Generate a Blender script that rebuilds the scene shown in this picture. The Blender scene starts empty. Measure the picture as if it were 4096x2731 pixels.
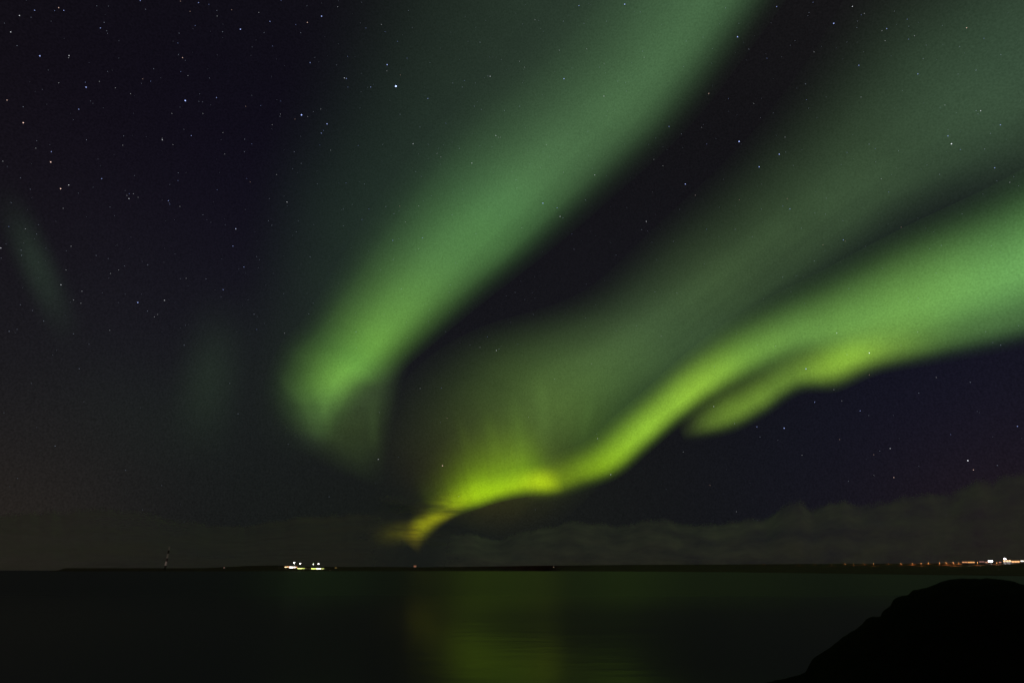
import bpy, bmesh, math, random
import numpy as np
from mathutils import Vector, Matrix, noise as mnoise

# ------------------------------------------------------------------ camera, world, exposure
scene = bpy.context.scene
COL = scene.collection
EYE = Vector((0.0, 0.0, 3.0))
FPX = 2275.0                      # focal length in photo pixels (20 mm lens on a 36 mm sensor)
PITCH = math.atan((2280.0 - 1365.5) / FPX)
cam_d = bpy.data.cameras.new("camera")
cam = bpy.data.objects.new("camera", cam_d)
COL.objects.link(cam)
cam_d.sensor_width = 36.0
cam_d.lens = 36.0 * FPX / 4096.0
cam_d.clip_start = 0.1
cam_d.clip_end = 200000.0
cam.location = EYE
cam.rotation_euler = (math.pi / 2 + PITCH, 0, 0)
scene.camera = cam
scene.view_settings.view_transform = 'Standard'
scene.view_settings.look = 'None'
scene.view_settings.exposure = 0.0
scene.view_settings.gamma = 1.0
scene.cycles.transparent_max_bounces = 48
scene.cycles.max_bounces = 8
scene.cycles.sample_clamp_indirect = 2.0

w = bpy.data.worlds.new("World")
scene.world = w
w.use_nodes = True
w.node_tree.nodes["Background"].inputs[0].default_value = (0.3, 0.34, 0.55, 1)
w.node_tree.nodes["Background"].inputs[1].default_value = 0.0004


def direction(px, py):
    """unit direction of a photo pixel (4096 x 2731)"""
    x = (px - 2048.0) / FPX
    y = -(py - 1365.5) / FPX
    c, s = math.cos(PITCH), math.sin(PITCH)
    return Vector((x, c - s * y, s + c * y)).normalized()


def at(px, py, dist):
    """point on that line of sight at a horizontal distance from the eye"""
    d = direction(px, py)
    k = dist / math.hypot(d.x, d.y)
    return EYE + d * k


def los(px, py, r):
    return EYE + direction(px, py) * r


# ------------------------------------------------------------------ helpers
def lin(c):
    return tuple((v / 255.0 / 12.92) if v <= 10 else ((v / 255.0 + 0.055) / 1.055) ** 2.4 for v in c)


def tag(o, label=None, cat=None, group=None, kind=None):
    if label: o["label"] = label
    if cat: o["category"] = cat
    if group: o["group"] = group
    if kind: o["kind"] = kind
    return o


def empty(name, loc, rz=0.0):
    o = bpy.data.objects.new(name, None)
    COL.objects.link(o)
    o.location = loc
    o.rotation_euler = (0, 0, rz)
    o.empty_display_size = 1
    return o


def link_mesh(name, verts, faces, mat, parent=None, smooth=False):
    me = bpy.data.meshes.new(name)
    me.from_pydata([tuple(v) for v in verts], [], faces)
    me.update()
    o = bpy.data.objects.new(name, me)
    COL.objects.link(o)
    if mat: me.materials.append(mat)
    if smooth:
        me.polygons.foreach_set("use_smooth", [True] * len(me.polygons))
    if parent: o.parent = parent
    return o


class MB:
    def __init__(s): s.bm = bmesh.new()

    def box(s, c, size, rot=None):
        r = bmesh.ops.create_cube(s.bm, size=1.0)["verts"]
        m = Matrix.Translation(c) @ (rot or Matrix.Identity(4)) @ Matrix.Diagonal((*size, 1))
        bmesh.ops.transform(s.bm, matrix=m, verts=r)
        return s

    def bar(s, a, b, r0, r1=None, n=8):
        a, b = Vector(a), Vector(b)
        r1 = r0 if r1 is None else r1
        d = b - a
        m = Matrix.Translation((a + b) / 2) @ d.to_track_quat('Z', 'Y').to_matrix().to_4x4()
        bmesh.ops.create_cone(s.bm, cap_ends=True, segments=n, radius1=r0, radius2=r1, depth=d.length, matrix=m)
        return s

    def poly(s, verts, faces):
        vs = [s.bm.verts.new(v) for v in verts]
        for f in faces: s.bm.faces.new([vs[i] for i in f])
        return s

    def build(s, name, mat, parent=None):
        bmesh.ops.recalc_face_normals(s.bm, faces=s.bm.faces)
        me = bpy.data.meshes.new(name)
        s.bm.to_mesh(me); s.bm.free()
        me.materials.append(mat)
        o = bpy.data.objects.new(name, me)
        COL.objects.link(o)
        if parent: o.parent = parent
        return o


def catmull(pts, n):
    P = np.array(pts, float)
    P = np.vstack([2 * P[0] - P[1], P, 2 * P[-1] - P[-2]])
    m = len(P) - 3
    out = []
    for t in np.linspace(0, m, n):
        i = min(int(t), m - 1); f = t - i
        a, b, c, d = P[i], P[i + 1], P[i + 2], P[i + 3]
        out.append(0.5 * ((2 * b) + (c - a) * f + (2 * a - 5 * b + 4 * c - d) * f * f + (3 * b - a - 3 * c + d) * f ** 3))
    return np.array(out)


# ------------------------------------------------------------------ materials
def new_mat(name):
    m = bpy.data.materials.new(name)
    m.use_nodes = True
    nt = m.node_tree
    nt.nodes.clear()
    out = nt.nodes.new("ShaderNodeOutputMaterial")
    return m, nt, out


def node(nt, t, **kw):
    n = nt.nodes.new(t)
    for k, v in kw.items(): setattr(n, k, v)
    return n


def math_n(nt, op, a, b=None, clamp=False):
    n = node(nt, "ShaderNodeMath", operation=op, use_clamp=clamp)
    for i, v in enumerate((a, b)):
        if v is None: continue
        if isinstance(v, (int, float)): n.inputs[i].default_value = v
        else: nt.links.new(v, n.inputs[i])
    return n.outputs[0]


def solid(name, col, rough=0.8, metal=0.0, var=0.3, scale=2.0):
    m, nt, out = new_mat(name)
    b = node(nt, "ShaderNodeBsdfPrincipled")
    b.inputs["Roughness"].default_value = rough
    b.inputs["Metallic"].default_value = metal
    tc = node(nt, "ShaderNodeTexCoord")
    nz = node(nt, "ShaderNodeTexNoise")
    nz.inputs["Scale"].default_value = scale
    nz.inputs["Detail"].default_value = 6
    nt.links.new(tc.outputs["Object"], nz.inputs["Vector"])
    r = node(nt, "ShaderNodeValToRGB")
    r.color_ramp.elements[0].position = 0.3
    r.color_ramp.elements[1].position = 0.7
    r.color_ramp.elements[0].color = (*[c * (1 - var) for c in col], 1)
    r.color_ramp.elements[1].color = (*[min(1, c * (1 + var)) for c in col], 1)
    nt.links.new(nz.outputs[0], r.inputs[0])
    nt.links.new(r.outputs[0], b.inputs["Base Color"])
    nt.links.new(b.outputs[0], out.inputs[0])
    return m


def glow(name, col, strength, sample=False):
    m, nt, out = new_mat(name)
    e = node(nt, "ShaderNodeEmission")
    e.inputs[0].default_value = (*col, 1)
    e.inputs[1].default_value = strength
    nt.links.new(e.outputs[0], out.inputs[0])
    m.cycles.emission_sampling = 'AUTO' if sample else 'NONE'
    return m


# ------------------------------------------------------------------ night sky dome
O = 4096.0 / 2352.0               # my sketch coordinates are 2352 wide


def sky_material():
    m, nt, out = new_mat("night_sky")
    geo = node(nt, "ShaderNodeTexCoord")
    nrm = node(nt, "ShaderNodeVectorMath", operation='NORMALIZE')
    nt.links.new(geo.outputs["Object"], nrm.inputs[0])
    # airglow and light-pollution lobes: (x, y in sketch px, angular radius deg, linear colour * 1000)
    lobes = [
        (430, 300, 16, (-1.7, -1.9, 0.3)),
        (0, 480, 13, (0.74, -0.6, -1.2)),
        (40, 880, 13, (2.8, 3.5, 3.7)),
        (350, 900, 14, (2.23, 2.40, 2.90)),
        (420, 1160, 14, (0.0, 0.6, -0.8)),
        (850, 1150, 12, (2.07, 3.6, 1.04)),
        (600, 620, 14, (-0.00, -0.18, 2.5)),
        (-100, 1310, 7, (11, 7, 3)),
        (2250, 980, 12, (-0.72, 0.29, 8.5)),
        (1700, 1130, 11, (1.23, 1.67, 1.38)),
        (1250, 1270, 10, (2.31, 3.29, 1.66)),
        (2400, 1300, 8, (7.73, 2.72, -2.5)),
        (1400, 650, 10, (1.6, 1.7, 2.4)),
        (1000, 900, 9, (1.3, 1.2, 1.8)),
    ]
    cloud_fill_lobes = [((0.3, -1.0, 0.22), 35, (94, 91, 70))]     # unseen warm glow added behind the viewer to light the clouds
    acc = None
    for (d, rad, c) in [(direction(x * O, y * O), r_, c_) for (x, y, r_, c_) in lobes] + [(Vector(v_).normalized(), r_, c_) for (v_, r_, c_) in cloud_fill_lobes]:
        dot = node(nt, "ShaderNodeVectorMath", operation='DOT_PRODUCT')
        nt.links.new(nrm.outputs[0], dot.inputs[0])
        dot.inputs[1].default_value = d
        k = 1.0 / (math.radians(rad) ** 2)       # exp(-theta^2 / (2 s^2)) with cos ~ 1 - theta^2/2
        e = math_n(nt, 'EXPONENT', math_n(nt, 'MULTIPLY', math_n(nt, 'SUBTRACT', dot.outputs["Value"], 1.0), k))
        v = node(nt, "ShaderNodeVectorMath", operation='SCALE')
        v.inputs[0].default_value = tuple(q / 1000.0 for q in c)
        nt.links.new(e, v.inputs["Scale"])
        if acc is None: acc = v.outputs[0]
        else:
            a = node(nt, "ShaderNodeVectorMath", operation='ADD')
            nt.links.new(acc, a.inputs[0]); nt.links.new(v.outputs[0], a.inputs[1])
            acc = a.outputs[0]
    a = node(nt, "ShaderNodeVectorMath", operation='ADD')
    a.inputs[1].default_value = (0.0043, 0.0040, 0.0056)
    nt.links.new(acc, a.inputs[0])
    nz = node(nt, "ShaderNodeTexNoise")
    nz.inputs["Scale"].default_value = 5.0
    nz.inputs["Detail"].default_value = 3.0
    nt.links.new(nrm.outputs[0], nz.inputs["Vector"])
    ng = node(nt, "ShaderNodeTexNoise"); ng.inputs["Scale"].default_value = 420.0; ng.inputs["Detail"].default_value = 1.0
    nt.links.new(nrm.outputs[0], ng.inputs["Vector"])
    mr = node(nt, "ShaderNodeMapRange")
    mr.inputs["To Min"].default_value = 0.94
    mr.inputs["To Max"].default_value = 1.06
    nt.links.new(nz.outputs[0], mr.inputs[0])
    s = node(nt, "ShaderNodeVectorMath", operation='SCALE')
    gr = math_n(nt, 'MULTIPLY', mr.outputs[0], math_n(nt, 'ADD', 1.0, math_n(nt, 'MULTIPLY', math_n(nt, 'SUBTRACT', ng.outputs[0], 0.5), 0.9)))
    nt.links.new(a.outputs[0], s.inputs[0]); nt.links.new(gr, s.inputs["Scale"])
    e = node(nt, "ShaderNodeEmission")
    nt.links.new(s.outputs[0], e.inputs[0])
    nt.links.new(e.outputs[0], out.inputs[0])
    m.cycles.emission_sampling = 'NONE'
    return m


R_SKY = 60000.0
vs, fs = [], []
NA, NE = 96, 26
for j in range(NE + 1):
    el = math.radians(-2.0 + 92.0 * j / NE)
    for i in range(NA):
        az = 2 * math.pi * i / NA
        vs.append((math.cos(el) * math.cos(az) * R_SKY, math.cos(el) * math.sin(az) * R_SKY, math.sin(el) * R_SKY))
for j in range(NE):
    for i in range(NA):
        i2 = (i + 1) % NA
        fs.append((j * NA + i, j * NA + i2, (j + 1) * NA + i2, (j + 1) * NA + i))
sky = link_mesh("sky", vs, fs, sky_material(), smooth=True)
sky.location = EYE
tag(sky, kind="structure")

# ------------------------------------------------------------------ aurora: curved glowing curtains high over the sea
PROFILES = {
    'broad': [(0, 0), (.08, .06), (.17, .38), (.28, .92), (.37, 1), (.49, .78), (.64, .40), (.80, .12), (.9, .03), (1, 0)],
    # position from the lower (sharp) edge 0 to the upper (diffuse) edge 1 -> brightness
    'band': [(0, 0), (.10, .05), (.2, .35), (.33, .92), (.42, 1), (.55, .78), (.7, .4), (.85, .1), (1, 0)],
    'curtain': [(0, 0), (.06, .3), (.14, .95), (.22, 1), (.34, .66), (.5, .33), (.66, .15), (.82, .04), (1, 0)],
    'soft': [(0, 0), (.12, .05), (.28, .4), (.5, 1), (.72, .4), (.88, .05), (1, 0)],
    'tail': [(0, 0), (.08, .25), (.2, .8), (.35, 1), (.5, .75), (.7, .35), (.85, .1), (1, 0)],
    'haze': [(0, 0), (.06, .12), (.18, .7), (.32, 1), (.5, .8), (.68, .42), (.82, .14), (.92, .03), (1, 0)],
}


def ramp(nt, stops, interp='B_SPLINE'):
    r = node(nt, "ShaderNodeValToRGB")
    cr = r.color_ramp
    cr.interpolation = interp
    while len(cr.elements) > 1: cr.elements.remove(cr.elements[-1])
    first = True
    for p, c in stops:
        c = (c, c, c) if isinstance(c, (int, float)) else c
        if first:
            cr.elements[0].position = p; cr.elements[0].color = (*c, 1); first = False
        else:
            e = cr.elements.new(p); e.color = (*c, 1)
    return r


def aurora_material(name, cols, profile, ray_amp, ray_freq, streak, rays=0.25):
    m, nt, out = new_mat(name)
    uv = node(nt, "ShaderNodeTexCoord")
    sep = node(nt, "ShaderNodeSeparateXYZ")
    nt.links.new(uv.outputs["UV"], sep.inputs[0])
    cr = ramp(nt, cols, 'CARDINAL' if len(cols) > 2 else 'LINEAR')
    nt.links.new(sep.outputs[0], cr.inputs[0])
    pr = ramp(nt, PROFILES[profile] if isinstance(profile, str) else profile)
    # a slow wobble of the curtain so that its fade is not ruler straight
    mp = node(nt, "ShaderNodeMapping")
    mp.inputs["Scale"].default_value = (ray_freq, streak, 1)
    nt.links.new(uv.outputs["UV"], mp.inputs[0])
    nz = node(nt, "ShaderNodeTexNoise")
    nz.inputs["Scale"].default_value = 1.0
    nz.inputs["Detail"].default_value = 3.0
    nt.links.new(mp.outputs[0], nz.inputs["Vector"])
    off = math_n(nt, 'MULTIPLY', math_n(nt, 'SUBTRACT', nz.outputs[0], 0.5), 0.16 * ray_amp)
    # the wobble dies out at both rims so that the glow still ends inside the sheet
    v = sep.outputs[1]
    win = math_n(nt, 'MULTIPLY', math_n(nt, 'MULTIPLY', v, math_n(nt, 'SUBTRACT', 1.0, v)), 4.0)
    vv = math_n(nt, 'ADD', v, math_n(nt, 'MULTIPLY', off, win))
    nt.links.new(vv, pr.inputs[0])
    amp = math_n(nt, 'ADD', 1.0, math_n(nt, 'MULTIPLY', math_n(nt, 'SUBTRACT', nz.outputs[0], 0.5), ray_amp))
    st = math_n(nt, 'MULTIPLY', pr.outputs[0], amp)
    em = node(nt, "ShaderNodeEmission")
    nt.links.new(cr.outputs[0], em.inputs[0])
    mpr = node(nt, "ShaderNodeMapping")
    mpr.inputs["Scale"].default_value = (ray_freq * 5.0, streak * 0.35, 1)
    mpr.inputs["Location"].default_value = (3.1, 7.7, 0)
    nt.links.new(uv.outputs["UV"], mpr.inputs[0])
    nr = node(nt, "ShaderNodeTexNoise"); nr.inputs["Scale"].default_value = 1.0; nr.inputs["Detail"].default_value = 2.0
    nt.links.new(mpr.outputs[0], nr.inputs["Vector"])
    st = math_n(nt, 'MULTIPLY', st, math_n(nt, 'ADD', 1.0, math_n(nt, 'MULTIPLY', math_n(nt, 'SUBTRACT', nr.outputs[0], 0.5), rays)))
    nrm = node(nt, "ShaderNodeVectorMath", operation='NORMALIZE')
    nt.links.new(uv.outputs["Object"], nrm.inputs[0])
    ng = node(nt, "ShaderNodeTexNoise"); ng.inputs["Scale"].default_value = 420.0; ng.inputs["Detail"].default_value = 1.0
    nt.links.new(nrm.outputs[0], ng.inputs["Vector"])
    st = math_n(nt, 'MULTIPLY', st, math_n(nt, 'ADD', 1.0, math_n(nt, 'MULTIPLY', math_n(nt, 'SUBTRACT', ng.outputs[0], 0.5), 0.5)))
    nt.links.new(st, em.inputs[1])
    tr = node(nt, "ShaderNodeBsdfTransparent")
    add = node(nt, "ShaderNodeAddShader")
    nt.links.new(em.outputs[0], add.inputs[0]); nt.links.new(tr.outputs[0], add.inputs[1])
    nt.links.new(add.outputs[0], out.inputs[0])
    m.cycles.emission_sampling = 'NONE'
    return m


TINT = {"aurora_band": (1.06, 0.99, 1.02), "aurora_band.001": (1.01, 0.955, 0.98), "aurora_band.002": (1.03, 0.98, 1.04)}


def ribbon(name, parent, stations, profile='band', base=(20, 20, 24), r=50000.0, nu=70, nv=16, ray=0.35, freq=5.0,
           streak=3.0, rays=0.25, gain=1.0):
    """stations: (Lx, Ly, Ux, Uy, (r, g, b) sRGB at the crest) in sketch pixels; lower edge L, upper edge U"""
    P = catmull([s[:4] for s in stations], nu + 1)
    n = len(stations)
    b = lin(base)
    cols = []
    for i, s in enumerate(stations):
        t_ = TINT.get(parent.name, (1, 1, 1))
        c = [max(0.0, (q - w_) * gain) for q, w_ in zip(lin([v_ * k_ for v_, k_ in zip(s[4], t_)]), b)] if s[4] else (0, 0, 0)
        cols.append((i / (n - 1), tuple(c)))
    verts, faces, uvs = [], [], []
    for i in range(nu + 1):
        for j in range(nv + 1):
            f = j / nv
            x = P[i][0] * (1 - f) + P[i][2] * f
            y = P[i][1] * (1 - f) + P[i][3] * f
            # the upper part of a curtain leans away with height
            verts.append(los(x * O, y * O, r * (1 + 0.03 * f)))
            uvs.append((i / nu, f))
    for i in range(nu):
        for j in range(nv):
            a = i * (nv + 1) + j
            faces.append((a, a + nv + 1, a + nv + 2, a + 1))
    m = aurora_material(name, cols, profile, ray, freq, streak, rays)
    o = link_mesh(name, verts, faces, m, parent, smooth=True)
    uvl = o.data.uv_layers.new(name="UVMap")
    flat = []
    for p in o.data.polygons:
        for vi in p.vertices: flat += uvs[vi]
    uvl.data.foreach_set("uv", flat)
    return o


def blob(name, parent, x, y, a, b_, ang, col, **kw):
    """an oval patch of glow: half axes a, b_, turned by ang degrees (counted clockwise on the picture)"""
    ca, sa = math.cos(math.radians(ang)), math.sin(math.radians(ang))
    st = []
    fr = [0, .12, .28, .5, .72, .88, 1]
    wt = [0, .06, .4, 1, .4, .06, 0]
    bb = lin(kw.get('base', (20, 20, 24)))
    full = [max(0.0, q - w_) for q, w_ in zip(lin(col), bb)]
    for f in np.linspace(0, 1, 7):
        t = (f * 2 - 1) * a
        cx, cy = x + t * ca, y + t * sa
        st.append((cx - b_ * -sa, cy - b_ * ca * -1, cx + b_ * -sa * -1 * -1, cy - b_ * ca, None))
    st = []
    for f in np.linspace(0, 1, 7):
        t = (f * 2 - 1) * a
        cx, cy = x + t * ca, y + t * sa
        st.append((cx - sa * b_, cy + ca * b_, cx + sa * b_, cy - ca * b_, (0, 0, 0)))
    kw.setdefault('ray', 0.2)
    kw['profile'] = 'soft'
    o = ribbon(name, parent, st, **kw)
    cr = [n_ for n_ in o.data.materials[0].node_tree.nodes if n_.type == 'VALTORGB'][0].color_ramp
    while len(cr.elements) > 1: cr.elements.remove(cr.elements[-1])
    cr.interpolation = 'B_SPLINE'
    for k, (f, g) in enumerate(zip(fr, wt)):
        e = cr.elements[0] if k == 0 else cr.elements.new(f)
        e.position = f
        e.color = (*[q * g for q in full], 1)
    return o


UP = empty("aurora_band", los(1100 * O, 560 * O, 50000.0))
tag(UP, "tall green aurora band from the top edge down to a bright curled end", "aurora", "aurora bands over the sea")
MID = empty("aurora_band.001", los(1700 * O, 580 * O, 50000.0))
tag(MID, "faint wide grey-green aurora band in the middle, between the two brighter bands", "aurora", "aurora bands over the sea")
LOW = empty("aurora_band.002", los(1600 * O, 900 * O, 50000.0))
tag(LOW, "brightest yellow-green aurora band, rising in two strands from the horizon to the right edge", "aurora", "aurora bands over the sea")
LEFT = empty("aurora_patch", los(85 * O, 600 * O, 50000.0))
tag(LEFT, "dim narrow green aurora streak near the left edge", "aurora")
PATCH = empty("aurora_patch.001", los(480 * O, 880 * O, 50000.0))
tag(PATCH, "faint round green aurora glow left of the curled band end", "aurora")


def hang(root):
    """the sheets are built in world coordinates: keep them there under an Empty that stands elsewhere"""
    bpy.context.view_layer.update()
    inv = Matrix.Translation(-root.location)
    for ch in COL.objects:
        if ch.parent == root: ch.matrix_parent_inverse = inv


# upper band
ribbon("glow_core", UP, [
    (2110, -410, 1820, -610, (62, 98, 66)),
    (1900, -130, 1550, -375, (64, 100, 68)),
    (1752, 75, 1400, -165, (66, 104, 68)),
    (1585, 290, 1235, 65, (68, 106, 68)),
    (1394, 465, 1055, 230, (72, 114, 70)),
    (1250, 587, 922, 382, (78, 130, 72)),
    (1096, 707, 822, 527, (84, 136, 68)),
    (956, 824, 738, 668, (96, 154, 64)),
    (892, 884, 690, 740, (94, 154, 62)),
    (850, 906, 640, 795, (90, 144, 58)),
    (812, 960, 606, 880, (66, 104, 48)),
    (780, 1020, 610, 955, (36, 52, 34)),
    (740, 1060, 620, 1010, (0, 0, 0))], 'broad', nu=100, ray=0.45, freq=2.6, streak=4.5, rays=0.3)
ribbon("glow_haze", UP, [
    (2050, -500, 1300, -900, (36, 52, 46)),
    (1640, 60, 880, -380, (40, 58, 46)),
    (1400, 340, 750, -50, (39, 56, 44)),
    (1190, 540, 660, 180, (37, 54, 42)),
    (1010, 690, 580, 370, (34, 50, 38)),
    (880, 820, 540, 600, (30, 42, 33)),
    (800, 990, 500, 820, (26, 34, 28)),
    (720, 1100, 500, 980, (0, 0, 0))], 'haze', ray=0.2, r=51500)
ribbon("glow_skirt", UP, [
    (960, 800, 740, 800, (0, 0, 0)),
    (925, 885, 690, 900, (50, 70, 42)),
    (903, 985, 640, 975, (46, 63, 35)),
    (892, 1060, 660, 1010, (36, 48, 30)),
    (885, 1130, 700, 1060, (0, 0, 0))], 'haze', ray=0.5, freq=2.0, streak=5.0, rays=0.5, r=50800)
blob("glow_spot", UP, 762, 875, 110, 60, -20, (62, 92, 38), r=50200)
for (x_, y_, a_, b_, g_, c_) in ((700, 925, 85, 26, 66, (36, 48, 31)), (748, 945, 80, 20, 78, (38, 50, 31)), (858, 975, 95, 22, 86, (33, 43, 30)), (665, 890, 60, 22, 60, (34, 44, 31))):
    blob("glow_ray", UP, x_, y_, a_, b_, g_, c_, r=50300)
# middle band
ribbon("glow_core", MID, [
    (2900, 220, 2300, -380, (48, 68, 52)),
    (2520, 410, 2010, -100, (52, 74, 54)),
    (2225, 490, 1850, 145, (56, 80, 55)),
    (2000, 600, 1700, 335, (60, 86, 56)),
    (1790, 722, 1510, 515, (62, 88, 54)),
    (1620, 850, 1332, 672, (68, 97, 58)),
    (1470, 985, 1090, 757, (76, 108, 54)),
    (1400, 1090, 945, 855, (70, 94, 43)),
    (1310, 1180, 850, 1000, (54, 60, 28)),
    (1200, 1260, 860, 1150, (0, 0, 0))],
    [(0, 0), (.1, .12), (.24, .6), (.38, 1), (.5, .88), (.64, .56), (.78, .26), (.9, .08), (1, 0)], nu=90, ray=0.85, freq=2.2, streak=4.2, rays=0.5, r=51000)
blob("glow_haze", MID, 2330, 120, 520, 330, -35, (40, 58, 46), r=51800)
for (x_, y_, a_, b_, g_, c_) in ((1247, 955, 140, 30, 85, (42, 56, 33)), (1190, 985, 110, 24, 80, (38, 52, 28)), (1128, 1000, 105, 26, 76, (38, 50, 27)),
                              (1345, 965, 95, 26, 100, (34, 46, 30)), (1068, 1010, 85, 20, 72, (34, 42, 25))):
    blob("glow_ray", MID, x_, y_, a_, b_, g_, c_, r=50900)
# lower, brightest band: main strand
ribbon("glow_core", LOW, [
    (2900, 620, 2700, 240, (100, 164, 84)),
    (2620, 700, 2480, 320, (100, 164, 82)),
    (2352, 760, 2270, 430, (102, 164, 80)),
    (2160, 800, 2070, 525, (106, 164, 72)),
    (1990, 832, 1900, 615, (100, 152, 64)),
    (1850, 835, 1755, 690, (98, 146, 60)),
    (1735, 880, 1650, 752, (112, 162, 56)),
    (1640, 927, 1563, 820, (136, 188, 55)),
    (1560, 982, 1488, 888, (136, 188, 52)),
    (1490, 1042, 1410, 956, (136, 188, 46)),
    (1425, 1096, 1352, 1008, (128, 174, 32)),
    (1350, 1125, 1290, 1035, (98, 130, 24)),
    (1275, 1150, 1235, 1060, (84, 108, 20)),
    (1215, 1160, 1190, 1080, (0, 0, 0))], 'band', nu=120, ray=0.3, freq=5, streak=3.0, rays=0.25)
ribbon("glow_strand", LOW, [
    (2700, 720, 2620, 560, (60, 90, 44)),
    (2352, 800, 2300, 640, (62, 96, 50)),
    (2150, 838, 2100, 690, (80, 118, 48)),
    (2020, 862, 1965, 735, (112, 154, 50)),
    (1925, 900, 1880, 765, (120, 164, 50)),
    (1840, 908, 1790, 800, (96, 134, 46)),
    (1760, 958, 1715, 850, (100, 138, 46)),
    (1690, 994, 1640, 892, (98, 134, 44)),
    (1620, 1012, 1580, 935, (62, 82, 34)),
    (1570, 1020, 1550, 965, (0, 0, 0))], 'band', nu=80, ray=0.25, freq=5, r=49600)
blob("glow_spot", LOW, 1945, 815, 115, 48, -16, (84, 118, 36), r=49500)
ribbon("glow_haze", LOW, [
    (2900, 700, 2600, 40, (32, 48, 36)),
    (2352, 780, 2230, 380, (36, 54, 36)),
    (1990, 850, 1840, 540, (36, 54, 34)),
    (1700, 900, 1540, 640, (34, 51, 33)),
    (1500, 1030, 1340, 780, (36, 56, 31)),
    (1400, 1110, 1280, 890, (36, 55, 26)),
    (1280, 1160, 1180, 1000, (0, 0, 0))], 'haze', ray=0.2, r=51200)
# the low curtain over the horizon
ribbon("glow_curtain", LOW, [
    (1330, 1120, 1330, 960, (0, 0, 0)),
    (1275, 1138, 1258, 965, (66, 90, 14)),
    (1225, 1140, 1203, 930, (102, 146, 22)),
    (1160, 1150, 1140, 940, (116, 163, 20)),
    (1100, 1168, 1058, 985, (118, 163, 14)),
    (1045, 1188, 993, 1035, (88, 116, 10)),
    (1000, 1210, 940, 1080, (44, 56, 12)),
    (960, 1235, 920, 1130, (0, 0, 0))], 'curtain', nu=60, ray=0.7, freq=3.5, streak=1.5, rays=0.65, r=49800)
blob("glow_patch", LOW, 1085, 1112, 75, 42, -22, (66, 84, 10), r=49700, ray=0.5, streak=2.0)
ribbon("glow_rim", LOW, [
    (1300, 1140, 1290, 1075, (0, 0, 0)),
    (1265, 1140, 1250, 1065, (100, 116, 8)),
    (1220, 1140, 1200, 1070, (108, 126, 8)),
    (1160, 1152, 1140, 1088, (98, 124, 8)),
    (1110, 1170, 1080, 1098, (100, 124, 8)),
    (1050, 1190, 1020, 1120, (96, 108, 8)),
    (1005, 1205, 965, 1150, (62, 66, 8)),
    (965, 1225, 930, 1160, (0, 0, 0))], 'band', nu=60, ray=0.3, freq=5, r=49500)
blob("glow_spot", LOW, 1240, 1103, 60, 40, -8, (108, 118, 4), r=49400)
ribbon("glow_tail", LOW, [
    (1075, 1175, 1060, 1150, (0, 0, 0)),
    (1040, 1195, 1020, 1162, (104, 106, 8)),
    (1010, 1215, 985, 1170, (132, 140, 8)),
    (988, 1236, 948, 1182, (136, 146, 6)),
    (974, 1255, 930, 1200, (112, 112, 8)),
    (965, 1280, 905, 1225, (0, 0, 0))], 'soft', base=(24, 26, 22), nu=40, nv=12, ray=0.3, freq=4, r=49300)
blob("glow_smear", LOW, 925, 1222, 85, 36, -8, (86, 84, 12), r=49350, ray=0.9, streak=3.0)
# small separate patches
blob("glow_core", LEFT, 85, 610, 220, 62, 66, (42, 54, 44), base=(24, 23, 26))
blob("glow_core", PATCH, 485, 860, 220, 110, 100, (40, 50, 39), base=(27, 28, 28), r=50500)
blob("glow_veil", PATCH, 380, 960, 430, 210, 12, (23, 27, 26), r=51900)
for r_ in (UP, MID, LOW, LEFT, PATCH): hang(r_)

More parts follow.
